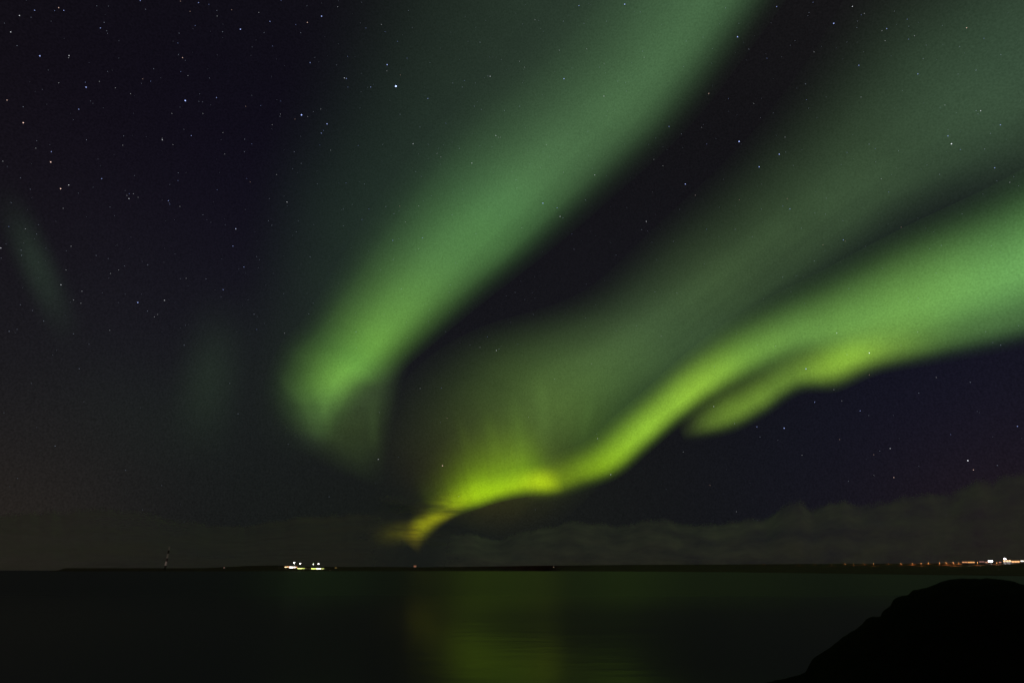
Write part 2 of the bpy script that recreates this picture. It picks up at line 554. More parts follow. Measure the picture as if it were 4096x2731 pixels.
# ------------------------------------------------------------------ stars
STARS = {
 (0, 0): "217,66,b,2 368,50,r,2 342,68,b,1 400,67,b,2 122,99,w,2 67,202,w,2 630,177,b,2 880,5,b,2 1192,73,r,1 1245,18,b,2 1310,29,b,1 1132,9,r,1 1763,5,b,1 1453,63,r,1 1224,162,b,1 1362,102,w,1 1623,80,w,1 2017,103,b,3 1928,142,r,2 1693,136,b,2 1508,185,b,3 1855,156,b,1 2118,44,w,1 250,352,b,3 433,350,w,2 430,363,w,1 1116,271,b,1 1145,363,r,2 1710,290,b,1 1945,394,b,2 2180,355,b,1 1134,451,b,1 1179,476,w,1 369,521,w,1 535,517,b,1 540,548,b,3 623,512,w,1 724,552,w,1 819,589,w,1 895,496,r,1 945,511,b,1 2160,490,w,2 2173,493,b,2 2182,547,b,1 44,629,r,2 146,771,r,3 494,686,b,2 1162,632,b,4 1358,613,b,2 1760,635,b,1 1541,668,r,1 1635,663,b,1 1891,722,b,4 1930,732,w,1 1850,748,r,1 1759,717,w,1 2012,685,w,1 2051,778,b,3 2015,836,b,2 2030,820,b,1 1078,713,w,1 1273,713,w,1 1018,878,w,2 1017,869,w,1 1200,852,b,2 1398,832,w,1 1579,903,b,1 1708,783,w,1 318,1017,r,3 322,952,b,2 770,912,w,1 1085,908,w,1 1409,967,w,1 2006,910,b,1 2073,943,w,1 638,1121,b,2 431,1161,w,2 380,1184,r,3 225,930,w,1 18,1012,w,1 1116,1133,b,1 1362,1191,b,1 1548,1120,b,1 1569,1142,r,1 1734,1096,w,1 2170,1148,b,1 1800,1268,w,2 811,1215,b,1 796,1226,w,1 809,1246,w,2 836,1216,w,1 866,1238,w,1 1056,1259,b,2 1065,1282,b,1 1128,1295,w,1 396,1307,w,1 1479,1436,w,2 1461,1543,b,2 159,1435,w,1 446,1545,w,1 55,1421,b,1",
 (1400, 0): "1723,28,b,3 1436,37,b,2 197,155,w,1 100,177,b,1 220,201,b,1 298,261,b,1 358,366,b,1 233,407,b,3 231,446,w,1 316,472,r,1 288,542,b,5 130,547,b,2 488,619,b,2 879,480,w,2 718,506,b,1 1063,386,w,1 1095,423,w,1 1342,495,b,3 1485,308,w,1 1594,399,w,1 1593,604,w,2 1845,361,w,1 1313,316,w,1 1160,126,w,1 602,773,b,1 915,851,w,2 930,862,w,1 944,862,w,1 2001,794,b,2 51,914,b,1 396,902,w,2 546,963,w,1 570,985,w,1 764,1024,w,2 1231,909,w,1 1338,1081,w,1 1535,1098,w,2 2102,1155,b,2 1906,1000,w,1 1963,1040,w,1 1210,1275,b,3 1299,1304,b,2 1318,1358,w,2 1858,1389,w,2 2166,1225,w,1 268,1508,b,2 456,1492,b,2 431,1561,w,1 75,1377,b,1 312,1292,r,1 431,1291,w,1 348,1392,w,1 118,1311,b,1 1077,1429,w,1 1390,1467,b,1 1047,1180,w,1",
 (2700, 0): "638,43,b,2 1113,42,w,2 866,16,b,1 1168,95,b,1 1187,86,w,1 996,148,b,3 392,232,b,3 1456,122,b,1 1328,181,b,2 1298,194,w,1 1318,257,w,1 1829,176,r,2 1465,247,b,1 1502,226,w,1 872,327,w,1 577,367,b,1 1153,411,b,2 1523,465,b,2 1938,242,b,1 212,588,r,2 335,619,b,1 494,650,w,1 824,627,b,1 1167,610,w,1 167,800,w,1 402,888,b,4 199,904,b,1 654,968,b,3 528,1047,b,3 65,1155,b,3 127,1225,r,1 1256,934,b,1 1079,957,b,1 1712,853,b,2 1734,903,w,3 1917,696,w,2 2041,784,b,2 1790,940,b,1 2005,1053,b,2 1693,660,w,1 704,1247,r,1 676,1294,b,1 721,1311,b,2 403,1254,r,1 1294,1122,w,1 1340,1205,b,1 199,1438,b,1 1056,1505,b,2 1067,1513,r,1 928,1536,r,1 1418,1425,r,1 2100,1144,w,1 690,861,w,1",
 (1400, 1300): "38,43,b,1 862,74,b,1 816,139,w,1 918,159,w,2 1952,70,w,1 1284,338,w,1 1516,244,w,1 573,394,b,1 440,397,w,1 609,583,r,1 183,548,w,1 177,841,w,2 580,881,r,3 1553,711,w,2 1635,937,w,2 1119,576,w,1 2091,795,w,1 683,1072,w,1 708,1366,w,1",
 (2696, 1300): "1225,175,w,3 1085,185,w,1 828,274,b,3 1021,50,w,2 1529,44,w,1 638,132,w,1 253,260,b,1 249,510,w,2 380,617,w,1 520,637,b,2 691,646,b,3 882,483,b,2 1003,405,w,1 1053,474,w,1 1168,537,b,2 1225,312,r,1 1645,328,w,1 1356,773,w,2 1253,812,r,1 1253,941,w,1 1379,955,r,2 1843,849,w,3 1878,907,r,2 2154,634,b,2 1736,686,b,1 226,1004,r,1 392,1169,w,1 1039,717,r,1 803,815,w,1",
 (0, 700): "547,506,b,3 653,497,w,2 242,436,w,2 886,455,b,2 968,365,b,2 3,290,w,2 262,377,w,1 325,461,w,1 321,509,w,1 471,377,w,1 439,391,w,1 613,563,w,1 626,553,w,1 1130,627,w,1 1019,613,b,1 925,283,b,1 936,213,b,2 739,410,w,1 282,283,w,1 436,616,w,1 292,496,w,1",
}
SCOL = {'b': (0.38, 0.48, 1.0), 'w': (0.90, 0.93, 1.0), 'r': (1.0, 0.66, 0.55)}
SNAME = {'b': "bluish", 'w': "white", 'r': "reddish"}
SRAD = {1: 0.22, 2: 0.30, 3: 0.40, 4: 0.50, 5: 0.72}      # in render pixels
SLUM = {1: 0.42, 2: 0.8, 3: 1.3, 4: 2.0, 5: 3.5}
SSIZE = {1: "tiny", 2: "small", 3: "bright", 4: "very bright", 5: "brightest"}
R_STAR = 55000.0
PIX = R_STAR / (FPX / 4.0)
smesh = {}


def star_mesh(c, k):
    if (c, k) not in smesh:
        bm = bmesh.new()
        bmesh.ops.create_icosphere(bm, subdivisions=1, radius=SRAD[k] * PIX)
        me = bpy.data.meshes.new("star"); bm.to_mesh(me); bm.free()
        me.materials.append(glow("star_light", SCOL[c], SLUM[k]))
        smesh[(c, k)] = me
    return smesh[(c, k)]


def line_y(pts, x):
    return float(np.interp(x, [p[0] for p in pts], [p[1] for p in pts]))


EDGE_UP = [(885, 1050), (905, 900), (1010, 835), (1150, 730), (1300, 600), (1440, 460), (1590, 290), (1755, 60), (1800, 0)]
LEFT_UP = [(600, 900), (640, 690), (800, 560), (980, 380), (1200, 160), (1350, 0)]
LOW_LOW = [(960, 1250), (1100, 1168), (1275, 1138), (1425, 1098), (1560, 985), (1700, 990), (1850, 900), (2000, 860), (2352, 790)]
LOW_TOP = [(960, 1200), (1100, 1050), (1275, 1050), (1400, 945), (1560, 812), (1755, 690), (1990, 590), (2352, 470)]
MID_TOP = [(930, 960), (1060, 780), (1240, 620), (1400, 470), (1600, 300), (1800, 100), (1880, 0)]


def region(x, y):
    if x > 960 and y > line_y(LOW_LOW, x): return "in the dark sky below the brightest aurora band"
    if x > 960 and y > line_y(LOW_TOP, x): return "shining through the brightest low aurora band"
    if x < 600: 
        return "in the dark upper left sky" if y < 520 else "in the dark sky low on the left"
    if x < 1800 and (x < 885 or y < line_y(EDGE_UP, x)):
        if x < 1350 and y < line_y(LEFT_UP, x): return "in the dark sky just left of the tall green band"
        return "shining through the tall green aurora band"
    if x > 1880 or y > line_y(MID_TOP, x): return "shining through the faint middle aurora"
    return "in the dark gap right of the tall green band"


special = {
    (1400, 288, 542): "brightest star, blue-white, high between the dark upper left and the green band",
    (0, 1162, 632): "very bright bluish star alone in the middle of the dark upper left sky",
    (0, 1891, 722): "very bright bluish star with two companions beside it",
    (2700, 402, 888): "very bright bluish star in the dark gap right of the tall green band",
}
n_star = 0
for (ox, oy), txt in STARS.items():
    sc_ = 0.9925 if (ox, oy) == (0, 700) else 1.568
    for it in txt.split():
        a, b, c, k = it.split(",")
        a, b, k = int(a), int(b), int(k)
        px, py = ox + a / sc_, oy + b / sc_
        o = bpy.data.objects.new("star", star_mesh(c, k))
        COL.objects.link(o)
        o.location = los(px, py, R_STAR)
        lab = special.get((ox, a, b)) or "%s %s star %s" % (SSIZE[k], SNAME[c], region(px / O, py / O))
        tag(o, lab, "star", "stars in the night sky")
        n_star += 1

rnd = random.Random(11)
bmf = bmesh.new()
for i in range(1500):
    x, y = rnd.uniform(-150, 2500), rnd.uniform(-200, 1240)
    dens = 1.0 if x < 1300 and y < 700 else 0.8
    if y > 800: dens *= 0.25
    if rnd.random() > dens: continue
    p = los(x * O, y * O, R_STAR + 400)
    bmesh.ops.create_icosphere(bmf, subdivisions=1, radius=PIX * (0.10 + 0.16 * rnd.random() ** 2), matrix=Matrix.Translation(p))
mef = bpy.data.meshes.new("faint_starfield"); bmf.to_mesh(mef); bmf.free()
mef.materials.append(glow("faint_star_light", (0.66, 0.76, 1.0), 0.30))
fo = bpy.data.objects.new("faint_starfield", mef); COL.objects.link(fo)
tag(fo, "countless faint stars too small to single out across the night sky", "stars", kind="stuff")

# ------------------------------------------------------------------ clouds low over the horizon
def cloud_material(name, col, soft, nscale, dens=1.0, wisp=False, ufade=None):
    m, nt, out = new_mat(name)
    uv = node(nt, "ShaderNodeTexCoord")
    sep = node(nt, "ShaderNodeSeparateXYZ")
    nt.links.new(uv.outputs["UV"], sep.inputs[0])
    mp = node(nt, "ShaderNodeMapping")
    mp.inputs["Scale"].default_value = nscale
    nt.links.new(uv.outputs["UV"], mp.inputs[0])
    nz = node(nt, "ShaderNodeTexNoise")
    nz.inputs["Scale"].default_value = 1.0
    nz.inputs["Detail"].default_value = 7.0
    nz.inputs["Roughness"].default_value = 0.6
    nt.links.new(mp.outputs[0], nz.inputs["Vector"])
    off = math_n(nt, 'SUBTRACT', nz.outputs[0], 0.5)
    v = sep.outputs[1]
    if wisp:
        u = sep.outputs[0]
        w1 = math_n(nt, 'MULTIPLY', math_n(nt, 'MULTIPLY', v, math_n(nt, 'SUBTRACT', 1.0, v)), 4.0)
        w2 = math_n(nt, 'MULTIPLY', math_n(nt, 'MULTIPLY', u, math_n(nt, 'SUBTRACT', 1.0, u)), 4.0)
        ww = math_n(nt, 'MULTIPLY', w1, w2)
        mr = node(nt, "ShaderNodeMapRange", interpolation_type='SMOOTHSTEP')
        nz.inputs["Detail"].default_value = 3.0
        mr.inputs["From Min"].default_value = 0.34
        mr.inputs["From Max"].default_value = 0.70
        nt.links.new(nz.outputs[0], mr.inputs[0])
        al = math_n(nt, 'MULTIPLY', math_n(nt, 'MULTIPLY', mr.outputs[0], ww), dens)
    else:
        vv = math_n(nt, 'ADD', v, math_n(nt, 'MULTIPLY', off, soft))
        mr = node(nt, "ShaderNodeMapRange", interpolation_type='SMOOTHSTEP')
        mr.inputs["From Min"].default_value = 0.90
        mr.inputs["From Max"].default_value = 0.90 - soft
        nt.links.new(vv, mr.inputs[0])
        al = math_n(nt, 'MULTIPLY', mr.outputs[0], dens)
        mp3 = node(nt, "ShaderNodeMapping")
        mp3.inputs["Scale"].default_value = (nscale[0] * 0.45, 5.0, 1)
        nt.links.new(uv.outputs["UV"], mp3.inputs[0])
        n3 = node(nt, "ShaderNodeTexNoise"); n3.inputs["Scale"].default_value = 1.0; n3.inputs["Detail"].default_value = 5.0
        nt.links.new(mp3.outputs[0], n3.inputs["Vector"])
        # thick lumps and thinner places
        m3 = node(nt, "ShaderNodeMapRange")
        m3.inputs["From Min"].default_value = 0.3; m3.inputs["From Max"].default_value = 0.7
        m3.inputs["To Min"].default_value = 0.42; m3.inputs["To Max"].default_value = 1.15
        nt.links.new(n3.outputs[0], m3.inputs[0])
        al = math_n(nt, 'MULTIPLY', al, m3.outputs[0], clamp=True)
        mf = node(nt, "ShaderNodeMapRange", interpolation_type='SMOOTHSTEP')
        mf.inputs["From Min"].default_value = ufade[0]; mf.inputs["From Max"].default_value = ufade[1]
        nt.links.new(sep.outputs[0], mf.inputs[0])
        al = math_n(nt, 'MULTIPLY', al, mf.outputs[0])
    df = node(nt, "ShaderNodeBsdfDiffuse"); df.inputs[0].default_value = (*col, 1)
    tl = node(nt, "ShaderNodeBsdfTranslucent"); tl.inputs[0].default_value = (*col, 1)
    mx0 = node(nt, "ShaderNodeMixShader"); mx0.inputs[0].default_value = 0.2
    nt.links.new(df.outputs[0], mx0.inputs[1]); nt.links.new(tl.outputs[0], mx0.inputs[2])
    tr = node(nt, "ShaderNodeBsdfTransparent")
    mx = node(nt, "ShaderNodeMixShader")
    nt.links.new(al, mx.inputs[0])
    nt.links.new(tr.outputs[0], mx.inputs[1]); nt.links.new(mx0.outputs[0], mx.inputs[2])
    nt.links.new(mx.outputs[0], out.inputs[0])
    return m


def cloud_bank(name, tops, mat, dist, lump, nu=260, nv=30, seed=0.0, bottom=1314):
    xs = np.linspace(tops[0][0], tops[-1][0], nu + 1)
    verts, faces, uvs = [], [], []
    for i, x in enumerate(xs):
        ty = line_y(tops, x)
        ty += 5.0 * mnoise.noise(Vector((x * 0.03, seed, 0))) + 3.0 * mnoise.noise(Vector((x * 0.09, seed, 3)))
        y1 = bottom + (ty - bottom) / 0.86
        for j in range(nv + 1):
            f = j / nv
            y = bottom + (y1 - bottom) * f
            q = mnoise.fractal(Vector((x * 0.012, y * 0.03, seed)), 0.8, 2.0, 5)
            d = dist * (1 - lump * q) * (1 + 0.12 * f * f)
            verts.append(at(x * O, y * O, d)); uvs.append(((x - xs[0]) / (xs[-1] - xs[0]), f))
    for i in range(nu):
        for j in range(nv):
            a = i * (nv + 1) + j
            faces.append((a, a + nv + 1, a + nv + 2, a + 1))
    o = link_mesh(name, verts, faces, mat, smooth=True)
    uvl = o.data.uv_layers.new(name="UVMap")
    flat = []
    for p in o.data.polygons:
        for vi in p.vertices: flat += uvs[vi]
    uvl.data.foreach_set("uv", flat)
    return o


cb = cloud_bank("cloud_bank", [(960, 1245), (1000, 1234), (1040, 1226), (1080, 1226), (1150, 1237), (1200, 1218), (1260, 1212), (1310, 1196), (1370, 1202), (1420, 1210),
    (1470, 1197), (1520, 1190), (1560, 1203), (1620, 1205), (1680, 1197), (1720, 1190), (1765, 1190), (1800, 1162), (1840, 1146), (1862, 1172),
    (1900, 1156), (1940, 1150), (1980, 1163), (2010, 1155), (2060, 1146), (2110, 1136), (2160, 1140), (2200, 1124), (2240, 1108), (2290, 1100),
    (2352, 1085), (2450, 1062), (2700, 1050), (3200, 1080)], cloud_material("cumulus_cloud", (0.80, 0.76, 0.68), 0.12, (60, 3, 1), 0.85, ufade=(0.0, 0.06)), 26000, 0.004, seed=2.2)
tag(cb, "long lumpy brown-grey cumulus bank above the horizon on the right", "cloud")
cb2 = cloud_bank("cloud_bank.001", [(-700, 1190), (-300, 1178), (0, 1180), (150, 1173), (220, 1168), (330, 1176), (400, 1190), (480, 1204), (560, 1208),
    (640, 1192), (700, 1183), (780, 1182), (840, 1176), (900, 1186), (960, 1200), (1020, 1215)], cloud_material("stratus_cloud", (0.60, 0.55, 0.48), 0.11, (9, 2.5, 1), 0.75, ufade=(1.0, 0.84)), 24000, 0.003, seed=7.7)
tag(cb2, "low smooth dark cloud bank along the horizon on the left", "cloud")


def wisp(name, x0, x1, y0, y1, dens, dist, nsc, label):
    verts, faces, uvs = [], [], []
    nu, nv = 40, 10
    for i in range(nu + 1):
        for j in range(nv + 1):
            x = x0 + (x1 - x0) * i / nu; y = y1 + (y0 - y1) * j / nv
            q = mnoise.noise(Vector((x * 0.01, y * 0.03, dist)))
            verts.append(at(x * O, y * O, dist * (1 + 0.03 * q))); uvs.append((i / nu, j / nv))
    for i in range(nu):
        for j in range(nv):
            a = i * (nv + 1) + j
            faces.append((a, a + nv + 1, a + nv + 2, a + 1))
    o = link_mesh(name, verts, faces, cloud_material("wispy_cloud", (0.6, 0.58, 0.5), 0.1, nsc, dens, True), smooth=True)
    uvl = o.data.uv_layers.new(name="UVMap")
    flat = []
    for p in o.data.polygons:
        for vi in p.vertices: flat += uvs[vi]
    uvl.data.foreach_set("uv", flat)
    return tag(o, label, "cloud", "thin cloud wisps crossing the aurora")


wisp("cloud_wisp", 860, 1110, 1130, 1204, 1.0, 30000, (1.3, 2.0, 1), "thin dark cloud streak cutting across the aurora's yellow lower end")
wisp("cloud_wisp.001", 860, 1060, 1196, 1262, 0.8, 30500, (1.2, 4, 1), "ragged cloud streaks left of the yellow aurora tip")
wisp("cloud_wisp.002", 620, 880, 900, 1010, 0.2, 31000, (1.2, 4, 1), "faint thin cloud streaks over the curled end of the tall green band")

# ------------------------------------------------------------------ sea
def water_material():
    m, nt, out = new_mat("sea_water")
    b = node(nt, "ShaderNodeBsdfPrincipled")
    b.inputs["Base Color"].default_value = (0.004, 0.008, 0.010, 1)
    b.inputs["IOR"].default_value = 1.33
    tc = node(nt, "ShaderNodeTexCoord")
    mp = node(nt, "ShaderNodeMapping"); mp.inputs["Scale"].default_value = (0.004, 0.03, 1)
    nt.links.new(tc.outputs["Object"], mp.inputs[0])
    nz = node(nt, "ShaderNodeTexNoise"); nz.inputs["Scale"].default_value = 1.0; nz.inputs["Detail"].default_value = 5
    nt.links.new(mp.outputs[0], nz.inputs["Vector"])
    # calm water near the shore, ruffled by the breeze farther out, with an uneven edge between
    sp = node(nt, "ShaderNodeSeparateXYZ"); nt.links.new(tc.outputs["Object"], sp.inputs[0])
    yy = math_n(nt, 'ADD', sp.outputs[1], math_n(nt, 'MULTIPLY', math_n(nt, 'SUBTRACT', nz.outputs[0], 0.5), 24.0))
    mr = node(nt, "ShaderNodeMapRange", interpolation_type='SMOOTHSTEP')
    mr.inputs["From Min"].default_value = 30.0; mr.inputs["From Max"].default_value = 95.0
    mr.inputs["To Min"].default_value = 0.14; mr.inputs["To Max"].default_value = 0.30
    nt.links.new(yy, mr.inputs[0])
    mq = node(nt, "ShaderNodeMapping"); mq.inputs["Scale"].default_value = (0.03, 0.25, 1)
    nt.links.new(tc.outputs["Object"], mq.inputs[0])
    nq = node(nt, "ShaderNodeTexNoise"); nq.inputs["Scale"].default_value = 1.0; nq.inputs["Detail"].default_value = 4
    nt.links.new(mq.outputs[0], nq.inputs["Vector"])
    rr = math_n(nt, 'ADD', mr.outputs[0], math_n(nt, 'MULTIPLY', math_n(nt, 'SUBTRACT', nq.outputs[0], 0.5), 0.06))
    nt.links.new(rr, b.inputs["Roughness"])
    mp2 = node(nt, "ShaderNodeMapping"); mp2.inputs["Scale"].default_value = (0.35, 1.0, 1)
    nt.links.new(tc.outputs["Object"], mp2.inputs[0])
    wv = node(nt, "ShaderNodeTexNoise"); wv.inputs["Scale"].default_value = 0.8; wv.inputs["Detail"].default_value = 6
    nt.links.new(mp2.outputs[0], wv.inputs["Vector"])
    bp = node(nt, "ShaderNodeBump"); bp.inputs["Strength"].default_value = 0.13; bp.inputs["Distance"].default_value = 0.08
    nt.links.new(wv.outputs[0], bp.inputs["Height"])
    nt.links.new(bp.outputs[0], b.inputs["Normal"])
    dk = node(nt, "ShaderNodeBsdfDiffuse"); dk.inputs[0].default_value = (0.12, 0.12, 0.14, 1)
    mx = node(nt, "ShaderNodeMixShader")
    mk = node(nt, "ShaderNodeMapRange"); mk.inputs["From Min"].default_value = 0.12; mk.inputs["From Max"].default_value = 0.30
    mk.inputs["To Min"].default_value = 0.76; mk.inputs["To Max"].default_value = 0.62
    nt.links.new(rr, mk.inputs[0]); nt.links.new(mk.outputs[0], mx.inputs[0])
    nt.links.new(b.outputs[0], mx.inputs[1]); nt.links.new(dk.outputs[0], mx.inputs[2])
    nt.links.new(mx.outputs[0], out.inputs[0])
    return m


vs, fs = [], []
rings = [4, 12, 30, 80, 200, 600, 2000, 7000, 22000, 58000]
NA = 96
vs.append((0, 0, 0))
for r in rings:
    for i in range(NA):
        a = 2 * math.pi * i / NA
        vs.append((r * math.cos(a), r * math.sin(a), 0))
for i in range(NA): fs.append((0, 1 + i, 1 + (i + 1) % NA))
for k in range(len(rings) - 1):
    for i in range(NA):
        a = 1 + k * NA + i; b = 1 + k * NA + (i + 1) % NA
        fs.append((a, a + NA, b + NA, b))
sea = link_mesh("water", vs, fs, water_material(), smooth=True)
tag(sea, kind="structure")

# ------------------------------------------------------------------ far shore (low coast from the left point round to the right)
CREST = [(200, 2284), (235, 2279), (255, 2271.5), (500, 2271), (820, 2271), (900, 2266), (1000, 2262), (1100, 2260), (1150, 2262), (1250, 2266), (1500, 2266),
         (1700, 2267), (1900, 2265), (2100, 2262), (2500, 2258), (2900, 2256), (3300, 2254), (3700, 2252), (4096, 2249), (4600, 2245), (5600, 2235)]
SHORE = [(200, 2281.6), (2000, 2282.2), (2500, 2284.5), (2900, 2287), (3500, 2295.5), (4096, 2303), (4600, 2312), (5600, 2330)]


def shore_d(px):
    y = line_y(SHORE, px)
    d = direction(px, y)
    return min(3.0 / (-d.z / math.hypot(d.x, d.y)), 2600.0)


def crest_d(px):
    return float(np.interp(px, [200, 1500, 2500, 4096, 5600], [3000, 3000, 2400, 1450, 1200]))


def land_point(px, f):
    """point of the land surface: f 0 shore, 1 crest, >1 behind it"""
    ds, dc = shore_d(px), crest_d(px)
    top = at(px, line_y(CREST, px), dc)
    ze = max(top.z, 0.2)
    if f <= 1:
        d = ds + (dc - ds) * f
        h = ze * (1 - (1 - f) ** 2.2) ** 0.9 if f > 0 else -0.3
        h = ze * (0.62 * f + 0.38 * f ** 3) if f > 0 else -0.3
        h = max(h, 0.35) if f > 0.01 else h
    else:
        d = dc * (1 + 0.5 * (f - 1)); h = ze * (1 - 0.6 * (f - 1))
    u = direction(px, 2280)
    k = d / math.hypot(u.x, u.y)
    p = EYE + u * k
    return Vector((p.x, p.y, h))


verts, faces = [], []
PXS = list(np.arange(200, 5601, 12))
FS = [-0.02, 0, 0.02, 0.06, 0.12, 0.2, 0.3, 0.42, 0.55, 0.68, 0.8, 0.9, 0.96, 1.0, 1.06, 1.3, 2.0]
for px in PXS:
    for f in FS:
        p = land_point(px, max(f, 0)) if f >= 0 else land_point(px, 0) + Vector((0, -1, -0.6))
        if f > 0.03:
            p.z += 0.5 * mnoise.noise(Vector((p.x * 0.01, p.y * 0.01, 1))) + 0.3 * mnoise.noise(Vector((p.x * 0.05, p.y * 0.05, 2)))
        verts.append(p)
nf = len(FS)
for i in range(len(PXS) - 1):
    for j in range(nf - 1):
        a = i * nf + j
        faces.append((a, a + nf, a + nf + 1, a + 1))
coast = link_mesh("far_coast_terrain", verts, faces, solid("coast_ground", (0.070, 0.034, 0.018), 0.95, var=0.4, scale=0.02), smooth=True)
tag(coast, kind="structure")

# ------------------------------------------------------------------ near shore and dark mound on the right
SIL = [(-900, 3250), (0, 3120), (1200, 3050), (2200, 2960), (2700, 2810), (2950, 2735), (3050, 2712), (3103, 2700), (3154, 2682), (3170, 2655), (3190, 2628), (3256, 2588), (3322, 2541),
       (3383, 2508), (3405, 2490), (3429, 2468), (3455, 2461), (3482, 2460), (3493, 2443), (3508, 2432), (3532, 2418), (3545, 2400), (3563, 2387), (3585, 2380), (3607, 2378), (3632, 2360),
       (3693, 2346), (3754, 2325), (3785, 2315), (3815, 2311.5), (3900, 2310), (3968, 2311), (4019, 2319), (4096, 2338), (4300, 2395), (4700, 2480), (5600, 2560)]


def mound_d(px):
    return float(np.interp(px, [-900, 0, 2200, 2950, 3400, 4096, 5600], [9.5, 10.5, 13.0, 18.6, 17.0, 14.5, 12.0]))


verts, faces = [], []
MX = list(np.arange(-900, 5601, 7.0))
RS = [0.05, 0.2, 0.35, 0.5, 0.6, 0.68, 0.76, 0.83, 0.89, 0.94, 0.975, 1.0, 1.03, 1.08, 1.16, 1.3, 1.6]
for px in MX:
    y = line_y(SIL, px)
    dc = mound_d(px)
    crest = at(px, y, dc)
    u = direction(px, 2280); k = 1 / math.hypot(u.x, u.y)
    ux, uy = u.x * k, u.y * k
    h0 = max(crest.z, 0.02)
    for f in RS:
        d = dc * f
        if f <= 1:
            t = max(0.0, (f - 0.45) / 0.55)
            near = 1.15
            s = t * t * (3 - 2 * t)
            line = 3.0 - (3.0 - h0) * f - 0.0          # sight line to the crest: stay below it
            h = near * (1 - s) + h0 * s
            h = min(h, line - 0.02 * (1 - f)) if f < 1 else h0
        else:
            h = h0 - (h0 + 0.7) * min(1.0, (f - 1) / 0.3) ** 0.8
        p = Vector((ux * d, uy * d, h))
        amp = 0.10 * min(1.0, abs(f - 1.0) * 6 + 0.12)
        p.z += amp * (mnoise.fractal(Vector((p.x * 0.7, p.y * 0.7, 0.3)), 0.9, 2.1, 4)) - amp * 0.5
        if 0.9 < f < 1.1:
            p.z += 0.018 * mnoise.noise(Vector((p.x * 6, p.y * 6, 9)))
        verts.append(p)
nf = len(RS)
for i in range(len(MX) - 1):
    for j in range(nf - 1):
        a = i * nf + j
        faces.append((a, a + nf, a + nf + 1, a + 1))
heath = solid('dark_heath_rock', (0.006, 0.0055, 0.005), 1.0, var=0.5, scale=1.5)
[n_ for n_ in heath.node_tree.nodes if n_.type == 'BSDF_PRINCIPLED'][0].inputs['Specular IOR Level'].default_value = 0.03
mound = link_mesh("near_shore_hill", verts, faces, heath, smooth=True)
tag(mound, kind="structure")

# ------------------------------------------------------------------ lit places on the far coast
M_POLE = solid("galvanised_steel", (0.25, 0.26, 0.27), 0.5, 0.6, 0.1)
M_WALL = solid("painted_wall", (0.55, 0.53, 0.48), 0.8, 0, 0.08)
M_WALL2 = solid("corrugated_wall", (0.35, 0.36, 0.36), 0.6, 0, 0.1)
M_ROOF = solid("sheet_roof", (0.09, 0.06, 0.05), 0.6, 0, 0.15)
M_DOOR = solid("door_paint", (0.10, 0.06, 0.04), 0.6, 0, 0.1)
M_MRED = solid("mast_red", (0.05, 0.02, 0.018), 0.6, 0, 0.1)
L_WHITE = (1.0, 0.95, 0.86)
L_ORANGE = (1.0, 0.36, 0.10)


def ground_z(px, f):
    return land_point(px, f)


def point_light(name, parent, loc, col, power, rad=0.3):
    ld = bpy.data.lights.new(name, 'SPOT')          # hooded lamps throw their light downwards
    ld.spot_size = math.radians(150); ld.spot_blend = 0.4
    ld.energy = power; ld.color = col; ld.shadow_soft_size = rad
    o = bpy.data.objects.new(name, ld); COL.objects.link(o)
    o.location = loc; o.parent = parent
    return o


def snap(px, dist):
    """ground point on the far coast at that photo column and distance"""
    ds, dc = shore_d(px), crest_d(px)
    f = (dist - ds) / (dc - ds)
    if f > 1: f = 1 + (dist / dc - 1) / 0.5
    p = land_point(px, f)
    return p


def facing(p):
    return math.atan2(-(EYE.x - p.x), (EYE.y - p.y)) + math.pi      # local -Y looks to the camera


def lamp_post(px, dist, top_y, col, strength, head, power, label, cat, group, name, lamps=1, ground=True):
    base = snap(px, dist)
    zt = at(px, top_y, dist).z
    H = max(zt - base.z, 3.0)
    root = empty(name, base, facing(base))
    tag(root, label, cat, group)
    r = 0.10 + 0.006 * H
    MB().bar((0, 0, -0.5), (0, 0, H), r * 1.5, r).build("pole", M_POLE, root)
    arm = MB()
    arm.box((0, 0, H), (head * 1.2 * lamps, 0.2, 0.2))
    arm.build("cross_arm", M_POLE, root)
    g = glow("lamp_glass", col, strength)
    for i in range(lamps):
        x = (i - (lamps - 1) / 2) * head * 1.15
        hb = MB(); hb.box((x, 0.0, H + head * 0.1), (head, head * 0.5, head * 0.8)); hb.bar((x, 0.0, H + head * 0.5), (x, 0, H + head * 0.75), head * 0.5, head * 0.15, 8)
        ho = hb.build("lamp_housing", M_POLE, root)
        gb = MB(); gb.box((x, -head * 0.32, H + head * 0.05), (head * 0.96, head * 0.16, head * 0.74)); gb.box((x, 0, H - head * 0.36), (head * 0.9, head * 0.45, head * 0.1))
        gb.build("lamp_glass", g, ho)
    if power:
        point_light("lamp_light", root, (0, -head * 0.9, H - head * 0.8), col, power, 0.4)
    return root


